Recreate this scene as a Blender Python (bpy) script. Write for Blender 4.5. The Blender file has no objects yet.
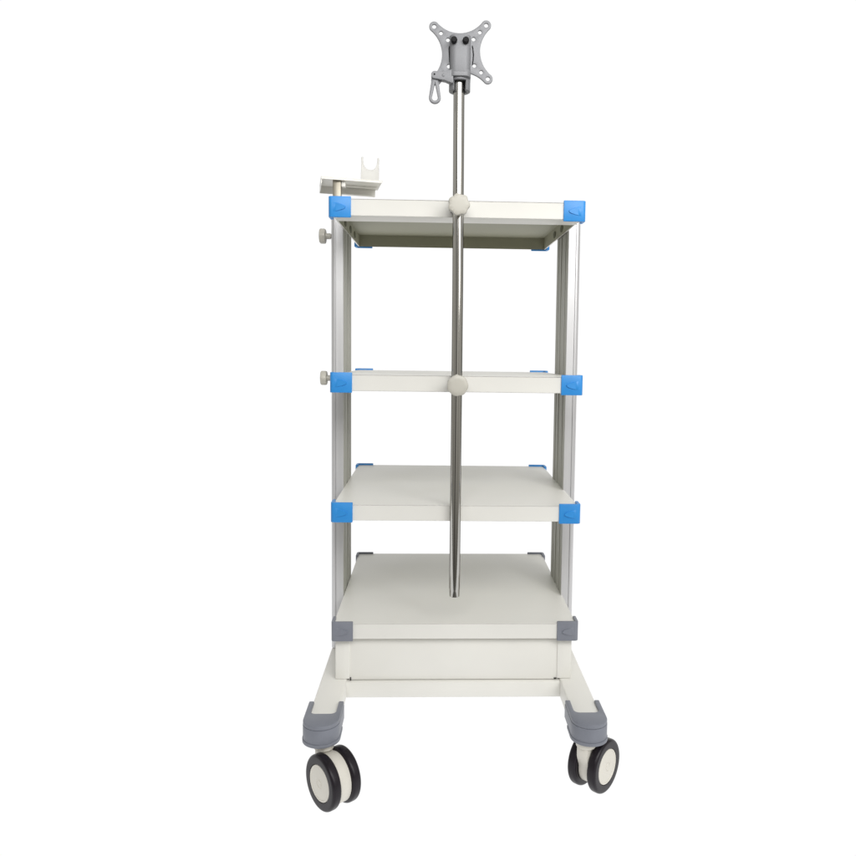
import bpy, bmesh, math
from mathutils import Vector, Matrix

scene = bpy.context.scene
COL = scene.collection
G = 0.269                      # floor height in the measuring frame: everything is lowered by it
PI = math.pi
def Zw(z): return z - G

# ------------------------------------------------------------------ materials
def new_mat(name):
    m = bpy.data.materials.new(name); m.use_nodes = True
    nt = m.node_tree
    return m, nt, nt.nodes['Principled BSDF']

def paint(name, col, rough=0.4, metal=0.0, var=0.03, scale=9.0, bump=0.06, bscale=900.0, stretch=(1,1,1), rvar=0.08, coat=0.0, spec=0.5):
    """procedural finish: slow colour drift, roughness drift and a fine surface grain"""
    m, nt, b = new_mat(name)
    N, L = nt.nodes, nt.links
    tc = N.new('ShaderNodeTexCoord'); mp = N.new('ShaderNodeMapping')
    mp.inputs['Scale'].default_value = stretch
    L.new(tc.outputs['Object'], mp.inputs['Vector'])
    n1 = N.new('ShaderNodeTexNoise'); n1.inputs['Scale'].default_value = scale; n1.inputs['Detail'].default_value = 4
    L.new(mp.outputs['Vector'], n1.inputs['Vector'])
    r = N.new('ShaderNodeValToRGB')
    r.color_ramp.elements[0].position = .3; r.color_ramp.elements[1].position = .7
    r.color_ramp.elements[0].color = (*[c*(1-var) for c in col], 1)
    r.color_ramp.elements[1].color = (*[min(1, c*(1+var)) for c in col], 1)
    L.new(n1.outputs['Fac'], r.inputs['Fac']); L.new(r.outputs['Color'], b.inputs['Base Color'])
    mr = N.new('ShaderNodeMapRange')
    mr.inputs['To Min'].default_value = rough - rvar; mr.inputs['To Max'].default_value = rough + rvar
    L.new(n1.outputs['Fac'], mr.inputs['Value']); L.new(mr.outputs['Result'], b.inputs['Roughness'])
    b.inputs['Metallic'].default_value = metal
    b.inputs['Specular IOR Level'].default_value = spec
    b.inputs['Coat Weight'].default_value = coat
    if bump:
        n2 = N.new('ShaderNodeTexNoise'); n2.inputs['Scale'].default_value = bscale; n2.inputs['Detail'].default_value = 2
        L.new(mp.outputs['Vector'], n2.inputs['Vector'])
        bp = N.new('ShaderNodeBump'); bp.inputs['Strength'].default_value = bump; bp.inputs['Distance'].default_value = .0006
        L.new(n2.outputs['Fac'], bp.inputs['Height']); L.new(bp.outputs['Normal'], b.inputs['Normal'])
    return m

M = {
 'white':  paint('white_powder_coat', (.76,.752,.712), .40, var=.025, scale=7, bump=.10, rvar=.13),
 'cradle': paint('white_cradle_plastic', (.60,.595,.57), .45, var=.02, scale=14),
 'cream':  paint('cream_plastic', (.70,.675,.61), .45, var=.03, scale=14),
 'ivory':  paint('ivory_knob_plastic', (.47,.455,.405), .42, var=.03, scale=25),
 'blue':   paint('blue_plastic', (.030,.25,.64), .40, var=.05, scale=30, bump=.12, spec=.4),
 'grey':   paint('grey_plastic', (.20,.212,.25), .45, var=.05, scale=30, bump=.12, spec=.4),
 'alu':    paint('anodised_aluminium', (.60,.60,.61), .40, metal=.5, var=.03, scale=5, bump=.08, bscale=260, stretch=(14,14,.25)),
 'chrome': paint('chromed_steel', (.50,.49,.465), .12, metal=1.0, var=.04, scale=3, bump=0, stretch=(3,3,.6), rvar=.02),
 'cast':   paint('cast_grey_metal', (.23,.234,.248), .55, metal=.2, var=.04, scale=40, bump=.18, bscale=700),
 'tyre':   paint('black_tyre_rubber', (.010,.007,.011), .34, var=.15, scale=60, bump=.08, bscale=500, spec=.32),
 'black':  paint('black_plastic', (.008,.008,.009), .6, var=.1, scale=60, spec=.2),
 'dark':   paint('dark_recess', (.02,.02,.018), .7, var=.1, scale=60, bump=0),
 'primer': paint('olive_grey_primer', (.33,.327,.245), .55, var=.03, scale=6, bump=.1),  # white coat with the underside's shade put into its colour
 'steel':  paint('dull_steel_tube', (.27,.25,.205), .4, metal=.7, var=.04, scale=6, bump=0),
 'slotface': paint('grey_slot_face', (.40,.40,.36), .6, metal=.1, var=.04, scale=5, bump=.08, bscale=260, stretch=(14,14,.25)),  # aluminium, shade of the posts' inner faces put into the colour
 'bolt':   paint('dark_olive_slot', (.085,.088,.045), .6, metal=0, var=.1, scale=60),
}
M['chrome'].node_tree.nodes['Principled BSDF'].inputs['Specular Tint'].default_value = (.10,.095,.08,1)
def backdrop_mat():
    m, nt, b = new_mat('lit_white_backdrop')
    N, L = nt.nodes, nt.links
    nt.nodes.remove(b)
    e = N.new('ShaderNodeEmission'); e.inputs['Color'].default_value = (1,1,1,1); e.inputs['Strength'].default_value = 1.02  # sheet emits its own white, so no shadow falls on it
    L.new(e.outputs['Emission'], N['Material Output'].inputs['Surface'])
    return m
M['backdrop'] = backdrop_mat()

# ------------------------------------------------------------------ mesh helpers
def finish(bm, ang=33):
    bmesh.ops.recalc_face_normals(bm, faces=bm.faces)
    for f in bm.faces: f.smooth = True
    for e in bm.edges:
        if len(e.link_faces) == 2:
            e.smooth = e.calc_face_angle(0) < math.radians(ang)
        else: e.smooth = False

def obj(name, bm, mat, parent=None, loc=None, rot=None, recenter=True, label=None, ang=33):
    """link bm as ONE object. Vertices are in the parent's own frame."""
    finish(bm, ang)
    c = Vector((0,0,0))
    if recenter and loc is None:
        xs = [v.co for v in bm.verts]
        c = Vector([(min(p[i] for p in xs)+max(p[i] for p in xs))/2 for i in range(3)])
        bmesh.ops.translate(bm, verts=bm.verts, vec=-c)
    me = bpy.data.meshes.new(name); bm.to_mesh(me); bm.free()
    me.materials.append(mat)
    o = bpy.data.objects.new(name, me); COL.objects.link(o)
    o.location = c if loc is None else loc
    if rot: o.rotation_euler = rot
    if parent:
        o.parent = parent
    if label: o['label'] = label
    return o

def sub(o):
    """offset of an object's frame: vertices for a child of o given in the grandparent frame"""
    return -Vector(o.location)

def shift(bm, v): bmesh.ops.translate(bm, verts=bm.verts, vec=Vector(v)); return bm

def box(bm, x0, x1, y0, y1, z0, z1, bev=0.0, seg=2):
    r = bmesh.ops.create_cube(bm, size=1.0)
    vs = r['verts']
    for v in vs:
        v.co = Vector((x0 if v.co.x < 0 else x1, y0 if v.co.y < 0 else y1, z0 if v.co.z < 0 else z1))
    if bev:
        es = {e for v in vs for e in v.link_edges}
        bmesh.ops.bevel(bm, geom=list(es), offset=bev, offset_type='OFFSET', segments=seg, profile=.5, affect='EDGES', clamp_overlap=True)
    return bm

AX = {'x': Matrix(((0,0,1),(1,0,0),(0,1,0))), 'y': Matrix(((1,0,0),(0,0,1),(0,1,0))), 'z': Matrix.Identity(3)}
def lathe(bm, prof, axis='z', c=(0,0,0), n=48, lobes=None):
    """prof: list of (radius, along). axis is the spin axis"""
    rings = []
    for r, h in prof:
        ring = []
        for k in range(n):
            a = 2*PI*k/n
            rr = r*(lobes(a) if lobes and r > 0.012 else 1)
            p = AX[axis] @ Vector((rr*math.cos(a), rr*math.sin(a), h))
            ring.append(bm.verts.new(p + Vector(c)))
        rings.append(ring)
    for A, B in zip(rings, rings[1:]):
        for k in range(n):
            bm.faces.new((A[k], A[(k+1)%n], B[(k+1)%n], B[k]))
    bm.faces.new(rings[0]); bm.faces.new(rings[-1])
    return bm

def ring_lathe(bm, prof, axis='z', c=(0,0,0), n=64):
    """closed profile spun about the axis (a tyre, a collar)"""
    rings = []
    for r, h in prof:
        rings.append([bm.verts.new(AX[axis] @ Vector((r*math.cos(2*PI*k/n), r*math.sin(2*PI*k/n), h)) + Vector(c)) for k in range(n)])
    m = len(rings)
    for i in range(m):
        A, B = rings[i], rings[(i+1) % m]
        for k in range(n):
            bm.faces.new((A[k], A[(k+1)%n], B[(k+1)%n], B[k]))
    return bm

def plate(bm, outer, holes=(), t=.004, plane='xz', at=0.0, bev=0.0):
    """flat plate cut to an outline with through holes; outline in (u,v)"""
    tmp = bmesh.new()
    es = []
    for loop in [outer] + list(holes):
        vs = [tmp.verts.new((u, v, 0)) for u, v in loop]
        es += [tmp.edges.new((vs[i], vs[(i+1) % len(vs)])) for i in range(len(vs))]
    bmesh.ops.triangle_fill(tmp, use_beauty=True, use_dissolve=False, edges=es)
    fs = tmp.faces[:]
    bmesh.ops.recalc_face_normals(tmp, faces=fs)
    r = bmesh.ops.extrude_face_region(tmp, geom=fs)
    bmesh.ops.translate(tmp, verts=[g for g in r['geom'] if isinstance(g, bmesh.types.BMVert)], vec=(0,0,t))
    # the copied cap sits at z=t, the first stays at z=0
    if bev:
        tmp.normal_update()
        rim = [e for e in tmp.edges if len(e.link_faces) == 2 and e.calc_face_angle(0) > 1.2]
        bmesh.ops.bevel(tmp, geom=rim, offset=bev, offset_type='OFFSET', segments=2, profile=.5, affect='EDGES', clamp_overlap=True)
    for v in tmp.verts:
        u, w, h = v.co
        v.co = {'xz': Vector((u, at+h, w)), 'xy': Vector((u, w, at+h)), 'yz': Vector((at+h, u, w))}[plane]
    me = bpy.data.meshes.new('tmp'); tmp.to_mesh(me); tmp.free()
    bm.from_mesh(me); bpy.data.meshes.remove(me)
    return bm

def circle(cx, cy, r, n=20, a0=0, a1=2*PI, end=False):
    k = n + (1 if end else 0)
    return [(cx+r*math.cos(a0+(a1-a0)*i/n), cy+r*math.sin(a0+(a1-a0)*i/n)) for i in range(k)]

def tube(bm, pts, r, n=8):
    rings = []
    P = [Vector(p) for p in pts]
    for i, p in enumerate(P):
        d = (P[min(i+1, len(P)-1)] - P[max(i-1, 0)]).normalized()
        u = d.cross(Vector((0,1,0)))
        if u.length < 1e-3: u = d.cross(Vector((1,0,0)))
        u.normalize(); w = d.cross(u)
        rings.append([bm.verts.new(p + (u*math.cos(2*PI*k/n) + w*math.sin(2*PI*k/n))*r) for k in range(n)])
    for A, B in zip(rings, rings[1:]):
        for k in range(n): bm.faces.new((A[k], A[(k+1)%n], B[(k+1)%n], B[k]))
    bm.faces.new(rings[0]); bm.faces.new(rings[-1])
    return bm

def copy_tree(o, parent):
    c = o.copy(); COL.objects.link(c); c.parent = parent
    for ch in list(o.children): copy_tree(ch, c)
    return c

# ------------------------------------------------------------------ the thing
root = bpy.data.objects.new('medical_trolley', None); COL.objects.link(root)
root.location = (0, .25, 0)
root['label'] = 'white four-shelf medical trolley on casters with blue corner caps and tall chrome pole'
root['category'] = 'trolley'
R0 = Vector((0, -.25, G))            # adds to root-frame: frame coordinate p -> p - (0,.25,G)
def part(name, bm, mat, label=None, ang=33):
    shift(bm, (0, -.25, -G)); return obj(name, bm, mat, root, label=label, ang=ang)
def subpart(name, bm, mat, par, label=None, ang=33):
    shift(bm, Vector((0, -.25, -G)) - Vector(par.location)); return obj(name, bm, mat, par, label=label, ang=ang)

# ---- shelves
def shelf_bm():
    """folded steel tray, local frame: x across, y from front, z=0 mid height"""
    bm = bmesh.new()
    X, y0, y1, zt, zb = .2435, .003, .497, .0155, -.0165
    xi, f0, f1, zc = .2395, .072, .493, .0128
    def loop(x, a, b, z): return [bm.verts.new(p) for p in ((-x,a,z),(x,a,z),(x,b,z),(-x,b,z))]
    A = loop(X, y0, y1, zt); B = loop(X, y0, y1, zb); C = loop(xi, f0, f1, zb); D = loop(xi, f0, f1, zc)
    bm.faces.new(A)
    for P, Q in ((A,B),(B,C),(C,D)):
        for k in range(4): bm.faces.new((P[k], P[(k+1)%4], Q[(k+1)%4], Q[k]))
    bm.faces.new(D)
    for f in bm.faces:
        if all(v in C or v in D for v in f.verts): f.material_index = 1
    bm.normal_update()
    es = [e for e in bm.edges if all(v in A or v in B for v in e.verts)]
    bmesh.ops.bevel(bm, geom=es, offset=.0016, offset_type='OFFSET', segments=3, profile=.5, affect='EDGES')
    return bm

def cap_bm(sx):
    """wrap-round corner cap, sx=-1 left: front plate and side arm with a raised swoosh"""
    bm = bmesh.new()
    h, ro, ti = .0200, .0068, .0062
    W, D = .0435, .034
    out = []                                          # L outline in plan for the right-hand corner, mirrored for left
    out += [(.25-W, 0.0), (.25-ro, 0.0)]
    out += circle(.25-ro, ro, ro, 6, -PI/2, 0, True)[1:]
    out += [(.25, D), (.25-ti, D), (.25-ti, ti), (.25-W, ti)]
    plate(bm, out, t=2*h, plane='xy', at=-h, bev=.0011)
    # raised swoosh: a parabola pad standing a little proud of the front face, tip towards the shelf
    cx = .25 - W/2 + .001
    n = 28; base = []; top = []
    for i in range(n+1):
        t = -1 + 2*i/n
        u = t*t                                   # 0 at the tip, 1 at the tails
        x, z = cx - .0130 + .0245*u, -.0008 + .0096*t
        base.append(bm.verts.new((x, .0001, z)))
        top.append(bm.verts.new((cx - .0130 + .0008 + .0236*u, -.0001 - .0024*(1-u)**.7, -.0008 + .0086*t)))
    for i in range(n): bm.faces.new((base[i], base[i+1], top[i+1], top[i]))
    for i in range(n//2):
        a, b, c, d = top[i], top[i+1], top[n-i-1], top[n-i]
        bm.faces.new((a, b, d) if b is c else (a, b, c, d))
    bm.faces.new((base[0], top[0], top[n], base[n]))
    if sx < 0:
        for v in bm.verts: v.co.x = -v.co.x
    return bm

SHELVES = [(1.3565,-.0027,.0010,.0083),(1.0108,-.0003,.0023,-.0153),(.7558,.0010,.0026,-.0001),(.5154,.0019,-.0008,.0075)]
shelves = []
first = None; caps = {}
for i, (z, dx, ro, pi_) in enumerate(SHELVES):
    cmat = M['grey'] if i == 3 else M['blue']
    if first is None:
        bm = shelf_bm(); shift(bm, (0,-.25,0))
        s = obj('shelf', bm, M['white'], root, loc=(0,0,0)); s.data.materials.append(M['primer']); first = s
    else:
        s = first.copy(); COL.objects.link(s); s.parent = root
    s.location = (dx, 0, z - G)
    # fit: z' = z - ro*x + pi*(y-d/2)
    s.rotation_euler = (pi_, ro, 0)
    s['label'] = ['top shelf tray with its olive underside in view and blue corner caps',
                  'second shelf tray at eye level with blue corner caps',
                  'third shelf tray with blue corner caps',
                  'bottom shelf above the drawer with grey corner caps'][i]
    shelves.append(s)
    for sx in (-1, 1):
        for rear in (0, 1):
            key = (sx, i == 3)
            if key not in caps:
                o = obj('corner_cap', shift(cap_bm(sx), (0,-.25,0)), cmat, s, loc=(0,0,0))
                caps[key] = o
                o['label'] = ('grey' if i == 3 else 'blue') + ' plastic corner cap'
            else:
                o = caps[key].copy(); COL.objects.link(o); o.parent = s
            if rear:           # turned half round: a left cap serves the rear right corner
                o.location = (0,0,0); o.rotation_euler = (0,0,PI)
            else:
                o.location = (0,0,0); o.rotation_euler = (0,0,0)
# dark slots seen on the inner side walls of the top tray
b0 = None
for sx, ys in ((-1, (.188,.288,.375)), (1, (.219,.317))):
    for y in ys:
        if b0 is None:
            bm = bmesh.new(); lathe(bm, [(.0082,0),(.0082,.0012),(.0070,.0016)], 'x', n=24)
            for v in bm.verts: v.co.y *= 2.1
            b0 = o = obj('slot', bm, M['bolt'], shelves[0], loc=(0,0,0))
        else:
            o = b0.copy(); COL.objects.link(o); o.parent = shelves[0]
        o.location = (sx*.2397, y-.25, -.0025); o.rotation_euler = (0,0,0 if sx < 0 else PI)

# ---- posts: extruded aluminium profile
def post_bm(sx):
    # outline for the right-hand post; inner side at x=.2438, outer side rounded
    xi, xo, y0, y1 = .2440, .2712, .170, .322
    r, g = .0095, .0015
    o = []
    def groove_inner(yc, w): return [(xi, yc+w/2), (xi+g, yc+w/2), (xi+g, yc-w/2), (xi, yc-w/2)]
    o += [(xi+.001, y0), (xo-.0110, y0), (xo-.0110, y0+.0034), (xo-.0096, y0+.0034), (xo-.0096, y0+.0003)]
    o += circle(xo-r, y0+r, r, 8, -PI/2, 0, True)[1:]
    for yc in (y0+.045, (y0+y1)/2, y1-.045):
        o += [(xo, yc-.006), (xo-g, yc-.005), (xo-g, yc+.005), (xo, yc+.006)]
    o += circle(xo-r, y1-r, r, 8, 0, PI/2, True)
    o += [(xi+.001, y1), (xi, y1-.001)]
    for yc, w in ((y1-.030, .008), ((y0+y1)/2, .030), (y0+.030, .008)): o += groove_inner(yc, w)
    o += [(xi, y0+.001)]
    bm = bmesh.new(); plate(bm, o, t=1.372-.4095, plane='xy', at=.4095)
    bm.normal_update()
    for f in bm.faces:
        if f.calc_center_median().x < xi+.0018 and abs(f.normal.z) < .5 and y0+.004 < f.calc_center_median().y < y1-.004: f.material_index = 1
    if sx < 0:
        for v in bm.verts: v.co.x = -v.co.x
    return bm
posts = []
for sx in (-1, 1):
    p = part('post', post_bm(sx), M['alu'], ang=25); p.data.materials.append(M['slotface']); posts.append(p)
# row of tiny fixing holes down the inner face of each post
def dots(sx):
    bm = bmesh.new()
    for k in range(44):
        z = .60 + k*.0165
        lathe(bm, [(.0014,0),(.0014,.0006)], 'x', (sx*.2463 - (.0006 if sx > 0 else 0), .246, z), n=8)
    return bm
for sx, p in zip((-1,1), posts):
    d = subpart('fixing_holes', dots(sx), M['dark'], p)

# ---- base: rails, cross beam, rear beam
def rail_bm(sx):
    bm = bmesh.new(); a, b = sorted((sx*.2185, sx*.2709))
    box(bm, a, b, -.134, .634, .371, .408, .003, 3); return bm
for sx in (-1, 1): part('base_rail', rail_bm(sx), M['white'])
bm = bmesh.new(); box(bm, -.2200, .2200, .010, .050, .3715, .4042, .002, 2); part('cross_beam', bm, M['white'])
bm = bmesh.new(); box(bm, -.2200, .2200, .450, .490, .3715, .4042, .002, 2); part('cross_beam', bm, M['white'])

# ---- drawer cabinet under the bottom shelf
def cabinet_bm():
    bm = bmesh.new(); X = .2415; xi = .2125; zb, zt = .4086, .4975
    box(bm, -X, -xi, .0155, .478, zb, zt, .0014, 2)
    box(bm, xi, X, .0155, .478, zb, zt, .0014, 2)
    box(bm, -xi+.0005, xi-.0005, .45, .477, zb+.0005, zt-.0005)
    box(bm, -xi+.0005, xi-.0005, .030, .449, zt-.004, zt-.0006)
    return bm
cab = part('drawer_cabinet', cabinet_bm(), M['white'])
bm = bmesh.new(); box(bm, -.2140, .2140, .0185, .44, .4058, .4905, .0012, 3)
subpart('drawer', bm, M['white'], cab)
bm = bmesh.new(); box(bm, -.2116, .2116, .0225, .031, .4910, .4972); subpart('shadow_gap', bm, M['white'], cab)
bm = bmesh.new(); box(bm, -.2122, -.2100, .0167, .021, .4048, .4112); subpart('runner_end', bm, M['dark'], cab)
bm = bmesh.new(); box(bm, .2065, .2118, .0167, .021, .4068, .4090); subpart('runner_end', bm, M['dark'], cab)

# ---- caster housings
def housing_bm():
    bm = bmesh.new(); hw, cy, ya = .0330, -.1515, -.086
    def outline(e, slot=.0232):
        h = hw + e
        o = [(-h, ya)] + circle(0, cy, h, 24, PI, 2*PI, True) + [(h, ya), (slot, ya)]
        o += circle(slot-.010, -.1345+.010, .010, 5, 0, -PI/2, True)
        o += circle(-slot+.010, -.1345+.010, .010, 5, -PI/2, -PI, True)
        return o + [(-slot, ya)]
    plate(bm, outline(0), t=.0082, plane='xy', at=.4045, bev=.0022)
    plate(bm, outline(.0003), t=.0262, plane='xy', at=.3785, bev=.0006)
    lip = [(-hw-.0012, -.118)] + circle(0, cy, hw+.0014, 24, PI, 2*PI, True) + [(hw+.0012, -.118)]
    plate(bm, lip, t=.0058, plane='xy', at=.3732, bev=.0018)
    return bm
h0 = None
HX = .2446
for sx in (-1, 1):
    for rear in (0, 1):
        if h0 is None:
            bm = housing_bm(); shift(bm, (0, .1515, -.39)); h0 = o = obj('caster_housing', bm, M['grey'], root, loc=(0,0,0))
        else:
            o = h0.copy(); COL.objects.link(o); o.parent = root
        o.location = (sx*HX, (-.1515 if not rear else .6515) - .25, .39 - G)
        o.rotation_euler = (0,0,PI if rear else 0)

# ---- casters: local frame, origin at the stem top, axle along x, trailing towards +y
T, H, WR = .031, .0572, .0487
SEP = .0203
def fork_bm():
    bm = bmesh.new()
    c = (T, -H)
    o = [(-.0135, -.010)] 
    o += [(-.0135, -.032), (-.0075, -.048)]
    o += circle(c[0], c[1], .0370, 10, PI*.97, PI*1.45, True)
    o += [(T+.012, -H-.036)]
    o += circle(c[0], c[1], .0432, 22, -1.05, PI*.62, True)
    w = .0106
    plate(bm, o, t=2*w, plane='yz', at=-w, bev=.002)
    # swivel head
    lathe(bm, [(.0175,-.0135),(.0182,-.0125),(.0182,.004),(.015,.006)], 'z', n=32)
    lathe(bm, [(.0089,-SEP-.006),(.0089,SEP+.006)], 'x', (0,T,-H), n=20)
    return bm
def tyre_bm():
    bm = bmesh.new(); w = .0090; R = WR; pr = []
    r = .0056
    pr += [(R-r+r*math.sin(a), w-r+r*math.cos(a)) for a in [i*PI/2/6 for i in range(7)]]
    pr += [(R-r+r*math.sin(a), -(w-r)+r*math.cos(a)) for a in [PI/2+i*PI/2/6 for i in range(7)]]
    pr += [(.0330,-w+.0004),(.0320,-w+.003),(.0320,w-.003),(.0330,w-.0004)]
    ring_lathe(bm, pr, 'x', n=72); return bm
def disc_bm():
    bm = bmesh.new(); w = .0090
    lathe(bm, [(.0319,-w+.002),(.0319,w-.0012),(.0312,w-.0003),(.0290,w-.0001),(.0282,w-.0010),(.018,w-.0004),(.0085,w-.0002),(.0082,w-.0008),(.0062,w-.0008),(.0059,w-.0001),(.001,w)], 'x', n=56)
    return bm
def make_caster():
    k = obj('caster', fork_bm(), M['cream'], root, loc=(0,0,0))
    for s in (1, -1):
        t = obj('tyre', tyre_bm(), M['tyre'], k, loc=(s*SEP, T, -H))
        d = obj('wheel_disc', disc_bm(), M['cream'], k, loc=(s*SEP, T, -H), rot=(0,0,0 if s > 0 else PI))
    return k
c0 = make_caster()
CZ = .3732 + .0017 - G
# trailing direction: angle that turns local +y to it
SPOTS = [(-HX+.0055, -.1515-.0065, (.64,-.77)), (HX-.006, -.1515-.0067, (.669,.743)), (-HX, .6515, (.5,.86)), (HX, .6515, (-.8,.6))]
for i, (x, y, d) in enumerate(SPOTS):
    k = c0 if i == 0 else copy_tree(c0, root)
    k.location = (x, y-.25, CZ); k.rotation_euler = (0,0,math.atan2(d[1], d[0]) - PI/2)

# ---- chrome pole with its two clamp knobs
PX = -.0016; PY = -.0108; PR = .0105
def px_at(z): return -.0013 - .0021*max(0, (z-1.15))/.44*1.0
bm = bmesh.new()
lathe(bm, [(PR-.0022,.5905),(PR-.0007,.5915),(PR-.0007,.6035),(PR,.608),(PR,.80),(PR,1.0),(PR,1.2),(PR,1.4),(PR,1.5),(PR,1.60)], 'z', n=48)
for v in bm.verts: v.co.x += px_at(v.co.z); v.co.y += PY
pole = part('pole', bm, M['chrome'])
def knob_bm(amp, axis='y', n=72, R=.0205, sgn=-1, lob=7):
    bm = bmesh.new()
    lob_f = lambda a: 1 - amp + amp*(.5+.5*math.cos(lob*a + .35))*2*.75
    lathe(bm, [(R-.004,0),(R-.0008,.0012),(R,.0035),(R,.0105),(R-.0006,.0125),(R-.0024,.0138),(.0115,.0143),(.006,.0145)], axis, n=n, lobes=lob_f)
    lathe(bm, [(.0065,-.010),(.0065,.002)], axis, n=20)
    if sgn < 0:
        i = 'xyz'.index(axis)
        for v in bm.verts: v.co[i] = -v.co[i]
    return bm
for z, x, amp in ((1.3555,-.0018,.075), (1.0135,-.0004,.03)):
    bm = knob_bm(amp); shift(bm, (x, -.0285, z)); k = part('clamp_knob', bm, M['ivory'])
    bm = bmesh.new(); out = circle(px_at(z), PY, .0142, 24, PI*1.08, PI*1.92, True) + [(.0135, .0026), (-.0165, .0026)]
    plate(bm, out[::-1], t=.016, plane='xy', at=z-.0085, bev=.001); subpart('pole_clamp', bm, M['cast'], k)

# ---- monitor plate with clamp, lever and thumb screws
MC = Vector((-.0005, 0, 1.6385)); ROT = math.radians(-2.6)   # turn about y (screen plane)
def turned(bm):
    m = Matrix.Rotation(ROT, 4, 'Y')
    for v in bm.verts:
        p = v.co - MC; p = m @ Vector((p.x, p.y, p.z)); v.co = p + MC
    return bm
def star():
    tip, rt, waist = .0488, .0093, .0358
    pts = []
    for q in range(4):
        a = PI/4 + q*PI/2
        cx, cz = tip*math.sqrt(2)*math.cos(a), tip*math.sqrt(2)*math.sin(a)
        pts += circle(cx, cz, rt, 10, a-PI/2*.92, a+PI/2*.92, True)
        # concave flank to the next tip through the waist
        p0 = Vector(pts[-1]); a2 = a + PI/2
        p2 = Vector((tip*math.sqrt(2)*math.cos(a2)+rt*math.cos(a2-PI/2*.92), tip*math.sqrt(2)*math.sin(a2)+rt*math.sin(a2-PI/2*.92)))
        mid = Vector((math.cos(a+PI/4), math.sin(a+PI/4)))*waist
        # circle through the two tips and the waist
        ch = (p2-p0).length/2; sag = ((p0+p2)/2 - mid).length
        R = (ch*ch + sag*sag)/(2*sag); cc = mid.normalized()*(waist + R)
        v0 = p0-cc; v2 = p2-cc; a0 = math.atan2(v0.y, v0.x); da = (math.atan2(v2.y, v2.x)-a0+PI) % (2*PI) - PI
        for i in range(1, 18):
            t = a0 + da*i/18; pts.append((cc.x+R*math.cos(t), cc.y+R*math.sin(t)))
    return pts
holes = []
for sx in (-1,1):
    for sz in (-1,1):
        for d, r in ((.0488,.0040),(.0365,.0036),(.0240,.0037)):
            if d < .03 and (sx, sz) == (1, 1): d = .0242
            holes.append(circle(sx*d, sz*d, r, 16))
bm = bmesh.new()
plate(bm, [(u+MC.x, v+MC.z) for u, v in star()], [[(u+MC.x, v+MC.z) for u, v in h] for h in holes], t=.0048, plane='xz', at=-.0240+.0, bev=.0009)
turned(bm)
mplate = part('monitor_plate', bm, M['cast'], 'grey cross-shaped monitor mounting plate with twelve holes')
for s in (-1, 1):
    bm = bmesh.new()
    tube(bm, [(MC.x+s*.0215, -.0245, 1.6505), (MC.x+s*.0224, -.0250, 1.645), (MC.x+s*(.0232 if s > 0 else .0222), -.0252, 1.634), (MC.x+s*.0222, -.0250, 1.624), (MC.x+s*.0205, -.0245, 1.615)], .0009, 8)
    turned(bm)
    subpart('retaining_clip', bm, M['black'], mplate)  # black strip drawn in for the dark slit beside the clamp body
# clamp body: rounded block carried on the pole
def body_outline(hw, yf, yb, r):
    return circle(-hw+r, yf+r, r, 8, PI, 1.5*PI, True) + circle(hw-r, yf+r, r, 8, 1.5*PI, 2*PI, True) + [(hw, yb), (-hw, yb)]
bm = bmesh.new()
BX = -.0022
def boff(o): return [(x+BX, y) for x, y in o]
plate(bm, boff(body_outline(.0198, -.0362, -.0232, .0125)), t=.0670, plane='xy', at=1.6005, bev=.0034)
plate(bm, boff(body_outline(.0203, -.0358, .0070, .0120)), t=.0120, plane='xy', at=1.5930, bev=.0025)
# split collar below, open towards the front
ring = circle(0, PY, .0203, 36, -PI/2+.62, 1.5*PI-.62, True) + circle(0, PY, .0125, 36, 1.5*PI-.92, -PI/2+.92, True)
plate(bm, [(x+BX, y) for x, y in ring], t=.0250, plane='xy', at=1.5705, bev=.0012)
ring2 = circle(0, PY, .0205, 40, 0, 2*PI)
plate(bm, [(x+BX, y) for x, y in ring2], [[(x+BX, y) for x, y in circle(0, PY, .0132, 30)]], t=.0070, plane='xy', at=1.5885, bev=.001)
clamp = part('tilt_clamp', bm, M['cast'], 'grey cast clamp joining the plate to the pole')
bm = bmesh.new(); lathe(bm, [(.0131,1.5880),(.0131,1.5925)], 'z', (BX, PY, 0), n=30); subpart('bore', bm, M['dark'], clamp)
for x in (-.0148, .0072):
    bm = bmesh.new(); lathe(bm, [(.0040,0),(.0056,.0006),(.0058,.002),(.0058,.0085),(.0050,.0105),(.0044,.0112),(.0015,.0110)], 'y', n=40, lobes=None)
    for v in bm.verts: v.co.y = -v.co.y
    for v in bm.verts:
        a = math.atan2(v.co.z, v.co.x); rr = math.hypot(v.co.x, v.co.z)
        if rr > .0048: v.co.x *= 1+.05*math.cos(10*a); v.co.z *= 1+.05*math.cos(10*a)
    shift(bm, (x+.0005, -.0340, 1.6552)); subpart('thumb_screw', bm, M['black'], clamp)
# side ear, pivot and lever
bm = bmesh.new()
ear = circle(-.0497, 1.5945, .0066, 16, PI*.5, PI*1.5, True) + [(-.030, 1.5850), (-.018, 1.5805), (-.015, 1.5810), (-.015, 1.6045), (-.020, 1.6040), (-.030, 1.6005)]
plate(bm, ear, t=.0150, plane='xz', at=-.0330, bev=.0030)
subpart('clamp_ear', bm, M['cast'], clamp)
bm = bmesh.new(); lathe(bm, [(.0017,0),(.0017,.002)], 'y', (-.0500,-.0339,1.5950), n=14); subpart('pivot_pin', bm, M['black'], clamp)
bm = bmesh.new(); lathe(bm, [(.0018,-.0007),(.0030,0),(.0030,.003)], 'y', (-.0330,-.0337,1.5940), n=18); subpart('rivet', bm, M['cast'], clamp)
def tear(cx, cz, r, top, w, n=18):
    a = .32
    return [(cx+w, top)] + [(cx-w, top)] + circle(cx, cz, r, n, PI-a*.4, 2*PI+a*.4, True)
bm = bmesh.new()
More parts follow.
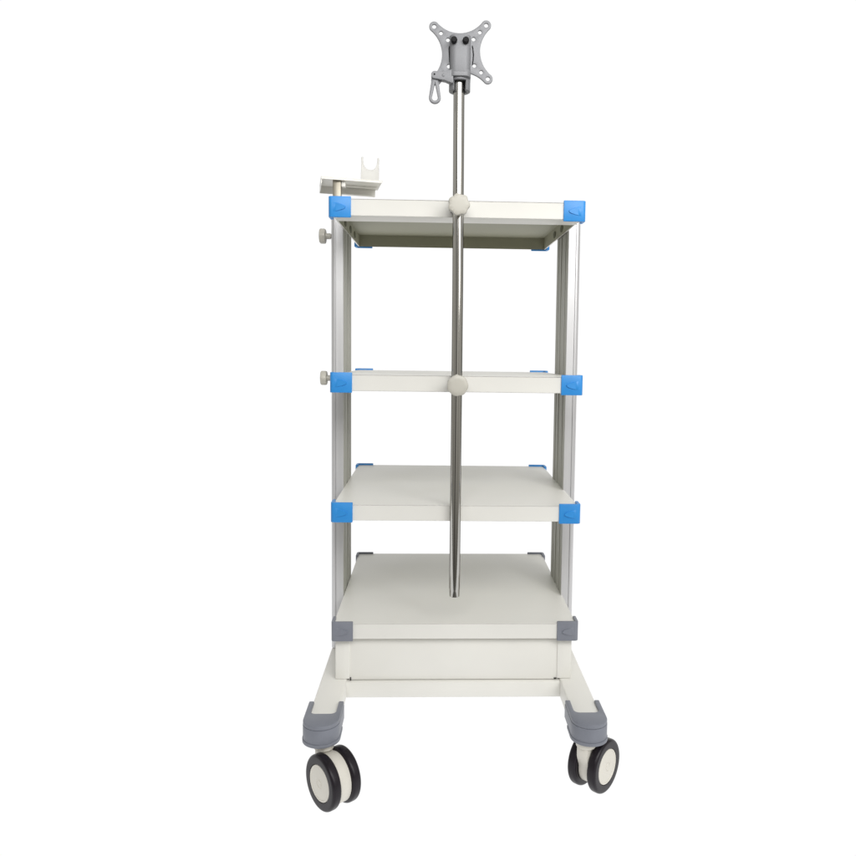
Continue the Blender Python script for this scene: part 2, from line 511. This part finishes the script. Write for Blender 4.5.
lo = tear(-.0490, 1.5545, .0112, 1.5930, .0056)
li = [(-.0490, 1.5805)] + circle(-.0490, 1.5545, .0056, 14, PI-.2, 2*PI+.2, True)
plate(bm, lo, [li], t=.0070, plane='xz', at=-.0285, bev=.0018)
part('clamp_lever', bm, M['cast'], 'grey lever with a teardrop eye hanging left of the pole')

# ---- hanger bracket on the left post
br = math.radians(10.5)
BC = Vector((-.262, .203, 0))
def brk(bm):                        # local bracket frame -> measuring frame
    m = Matrix.Rotation(br, 4, 'Z') @ Matrix.Rotation(math.radians(1.0), 4, 'Y')
    for v in bm.verts: v.co = (m @ (v.co - Vector((0,0,1.44)))) + BC + Vector((0,0,1.44))
    return bm
def tray_bm():
    bm = bmesh.new()
    x0, x1, y0, y1, zt = -.0355, .0975, -.018, .080, 1.4500
    # inverted channel: top sheet, short front lip, deeper back flange, end flange
    box(bm, x0, x1, y0, y1, zt-.0020, zt, .0006, 1)
    box(bm, x0+.0004, x1-.0004, y0+.0003, y0+.0028, zt-.0052, zt-.0018, .0005, 1)
    box(bm, x0+.0004, x1-.006, y1-.0028, y1-.0003, zt-.0180, zt-.0018, .0005, 1)
    box(bm, x0+.0003, x0+.0024, y0+.003, y1-.003, zt-.0150, zt-.0018, .0004, 1)
    box(bm, .022, x1-.006, .040, .046, zt-.0060, zt-.0018, .0006, 1)
    box(bm, .010, x1-.012, y1-.012, y1-.0027, zt-.0180, zt-.0162, .0005, 1)
    return bm
tray = part('hanger_bracket', brk(tray_bm()), M['white'], 'white channel bracket with a forked cradle above the left post')
def cradle():
    w, h, r = .0200, .0560, .0150
    c = [(.0158*math.copysign(abs(math.cos(t))**.8, math.cos(t)), h-.0012-.0265*abs(math.sin(t))**.8) for t in [PI+PI*i/20 for i in range(21)]]
    o = [(-w, 0), (w, 0), (w, .02), (w*.97, h-.014), (w*.99, h-.003), (w-.0012, h)] + c[::-1] + [(-w+.0012, h), (-w*.99, h-.003), (-w*.97, h-.014), (-w, .02)]
    bm = bmesh.new(); plate(bm, [(x+.0725, z+1.4495) for x, z in o], t=.0030, plane='xz', at=.010, bev=.0006); return bm
subpart('cradle', brk(cradle()), M['cradle'], tray, 'white upright fork with a rounded notch')
bm = bmesh.new()
def hollow(bm):
    box(bm, -.0088, .0088, -.0088, .0088, 1.300, 1.4478, .0012, 2); return bm
hollow(bm); shift(bm, (-.2615, .203, 0)); subpart('hanger_stem', bm, M['steel'], tray)
bm = bmesh.new(); box(bm, .0095, .0180, -.007, .007, 1.4330, 1.4482, .001, 2); shift(bm, (-.2615, .205, 0)); subpart('stem_bracket', bm, M['white'], tray)
for z, dx in ((1.3265, 0.0), (1.0145, .002)):
    bm = knob_bm(.05, 'x', 60, .0165, -1, 6)
    shift(bm, (-.2865+dx, .205, z)); k = part('side_knob', bm, M['ivory'])
    bm = bmesh.new(); lathe(bm, [(.0048,-.2885),(.0048,-.2690)], 'x', (0, .205, z), n=20); subpart('knob_screw', bm, M['ivory'], k)

# ------------------------------------------------------------------ setting: one seamless white sweep
bm = bmesh.new()
R_ = 1.2; YW = 6.0
prof = [(-.60,0),(.3,0),(2.,0),(YW-R_,0)] + [(YW-R_+R_*math.sin(a), R_-R_*math.cos(a)) for a in [i*PI/2/14 for i in range(1,15)]] + [(YW,5.0)]
def half(y): return 1.75 + (y+.6)*1.1          # the sheet widens away from the camera
rows = [[bm.verts.new((sx*half(y), y, z)) for sx in (-1, 1)] for y, z in prof]
for A, B in zip(rows, rows[1:]): bm.faces.new((A[0], A[1], B[1], B[0]))
for f in bm.faces: f.smooth = True
me = bpy.data.meshes.new('backdrop'); bm.to_mesh(me); bm.free(); me.materials.append(M['backdrop'])
bd = bpy.data.objects.new('backdrop', me); COL.objects.link(bd)
bd['kind'] = 'structure'; bd['label'] = 'seamless pure white studio backdrop and floor'

# ------------------------------------------------------------------ light
w = bpy.data.worlds.new('World'); scene.world = w; w.use_nodes = True
nt = w.node_tree; N, L = nt.nodes, nt.links
bg = N['Background']
tc = N.new('ShaderNodeTexCoord'); sp = N.new('ShaderNodeSeparateXYZ'); L.new(tc.outputs['Generated'], sp.inputs['Vector'])
rp = N.new('ShaderNodeValToRGB')
mr = N.new('ShaderNodeMapRange'); mr.inputs['From Min'].default_value = -1; mr.inputs['From Max'].default_value = 1
L.new(sp.outputs['Z'], mr.inputs['Value']); L.new(mr.outputs['Result'], rp.inputs['Fac'])
e = rp.color_ramp.elements
e[0].position = .25; e[0].color = (.07,.066,.055,1)
e[1].position = .75; e[1].color = (.42,.415,.40,1)
x = rp.color_ramp.elements.new(.5); x.color = (.33,.32,.295,1)
nz = N.new('ShaderNodeTexNoise'); nz.inputs['Scale'].default_value = 1.7; nz.inputs['Detail'].default_value = 2
mp = N.new('ShaderNodeMapping'); mp.inputs['Scale'].default_value = (1.6, 1.6, .35); mp.inputs['Location'].default_value = (.3, .1, 0)
L.new(tc.outputs['Generated'], mp.inputs['Vector']); L.new(mp.outputs['Vector'], nz.inputs['Vector'])
m1 = N.new('ShaderNodeMapRange'); m1.inputs['From Min'].default_value = .38; m1.inputs['From Max'].default_value = .64
m1.inputs['To Min'].default_value = .45; m1.inputs['To Max'].default_value = 2.0; L.new(nz.outputs['Fac'], m1.inputs['Value'])
vm = N.new('ShaderNodeVectorMath'); vm.operation = 'SCALE'; L.new(rp.outputs['Color'], vm.inputs[0]); L.new(m1.outputs['Result'], vm.inputs['Scale'])
L.new(vm.outputs['Vector'], bg.inputs['Color']); bg.inputs['Strength'].default_value = 1.0

def area(name, loc, target, sx, sy, power, col=(1,1,1)):
    l = bpy.data.lights.new(name, 'AREA'); l.shape = 'RECTANGLE'; l.size = sx; l.size_y = sy; l.energy = power; l.color = col
    o = bpy.data.objects.new(name, l); COL.objects.link(o); o.location = loc
    d = Vector(target) - Vector(loc); o.rotation_euler = d.to_track_quat('-Z', 'Y').to_euler(); return o
area('ceiling_softbox', (.30,-1.80,1.90), (0,.1,1.25), 2.0, .9, 13.5, (1,.99,.975)).data.spread = math.radians(95)  # added frontal key out of view, aimed at the upper shelves
area('window_softbox', (1.5,-1.9,1.75), (0,.1,.85), .85, 1.5, 17, (1,.995,.98))  # added lamp out of view, streaks the pole and lifts the right post

# ------------------------------------------------------------------ camera (fitted to the shelf corners)
cx, cy, cz, yaw, pit, rol, f = -.0436, -1.47081, 1.09055, -.03395, -.07326, .01146, 747.44447
c, s = math.cos(yaw), math.sin(yaw)
r0 = Vector((c, s, 0)); f0 = Vector((-s, c, 0)); u0 = Vector((0,0,1))
fw = f0*math.cos(pit) + u0*math.sin(pit); up = -f0*math.sin(pit) + u0*math.cos(pit)
X = r0*math.cos(rol) + up*math.sin(rol); Y = -r0*math.sin(rol) + up*math.cos(rol); Zc = -fw
cam = bpy.data.cameras.new('camera'); co = bpy.data.objects.new('camera', cam); COL.objects.link(co)
co.matrix_world = Matrix(((X.x,Y.x,Zc.x,cx),(X.y,Y.y,Zc.y,cy),(X.z,Y.z,Zc.z,cz-G),(0,0,0,1)))
cam.sensor_width = 36; cam.lens = f/856*36; cam.shift_x = -32.32/856; cam.shift_y = -27.83/856
cam.clip_start = .02; cam.clip_end = 100
scene.camera = co
scene.view_settings.view_transform = 'Standard'; scene.view_settings.look = 'None'; scene.view_settings.exposure = 0; scene.view_settings.gamma = 1
scene.render.film_transparent = False
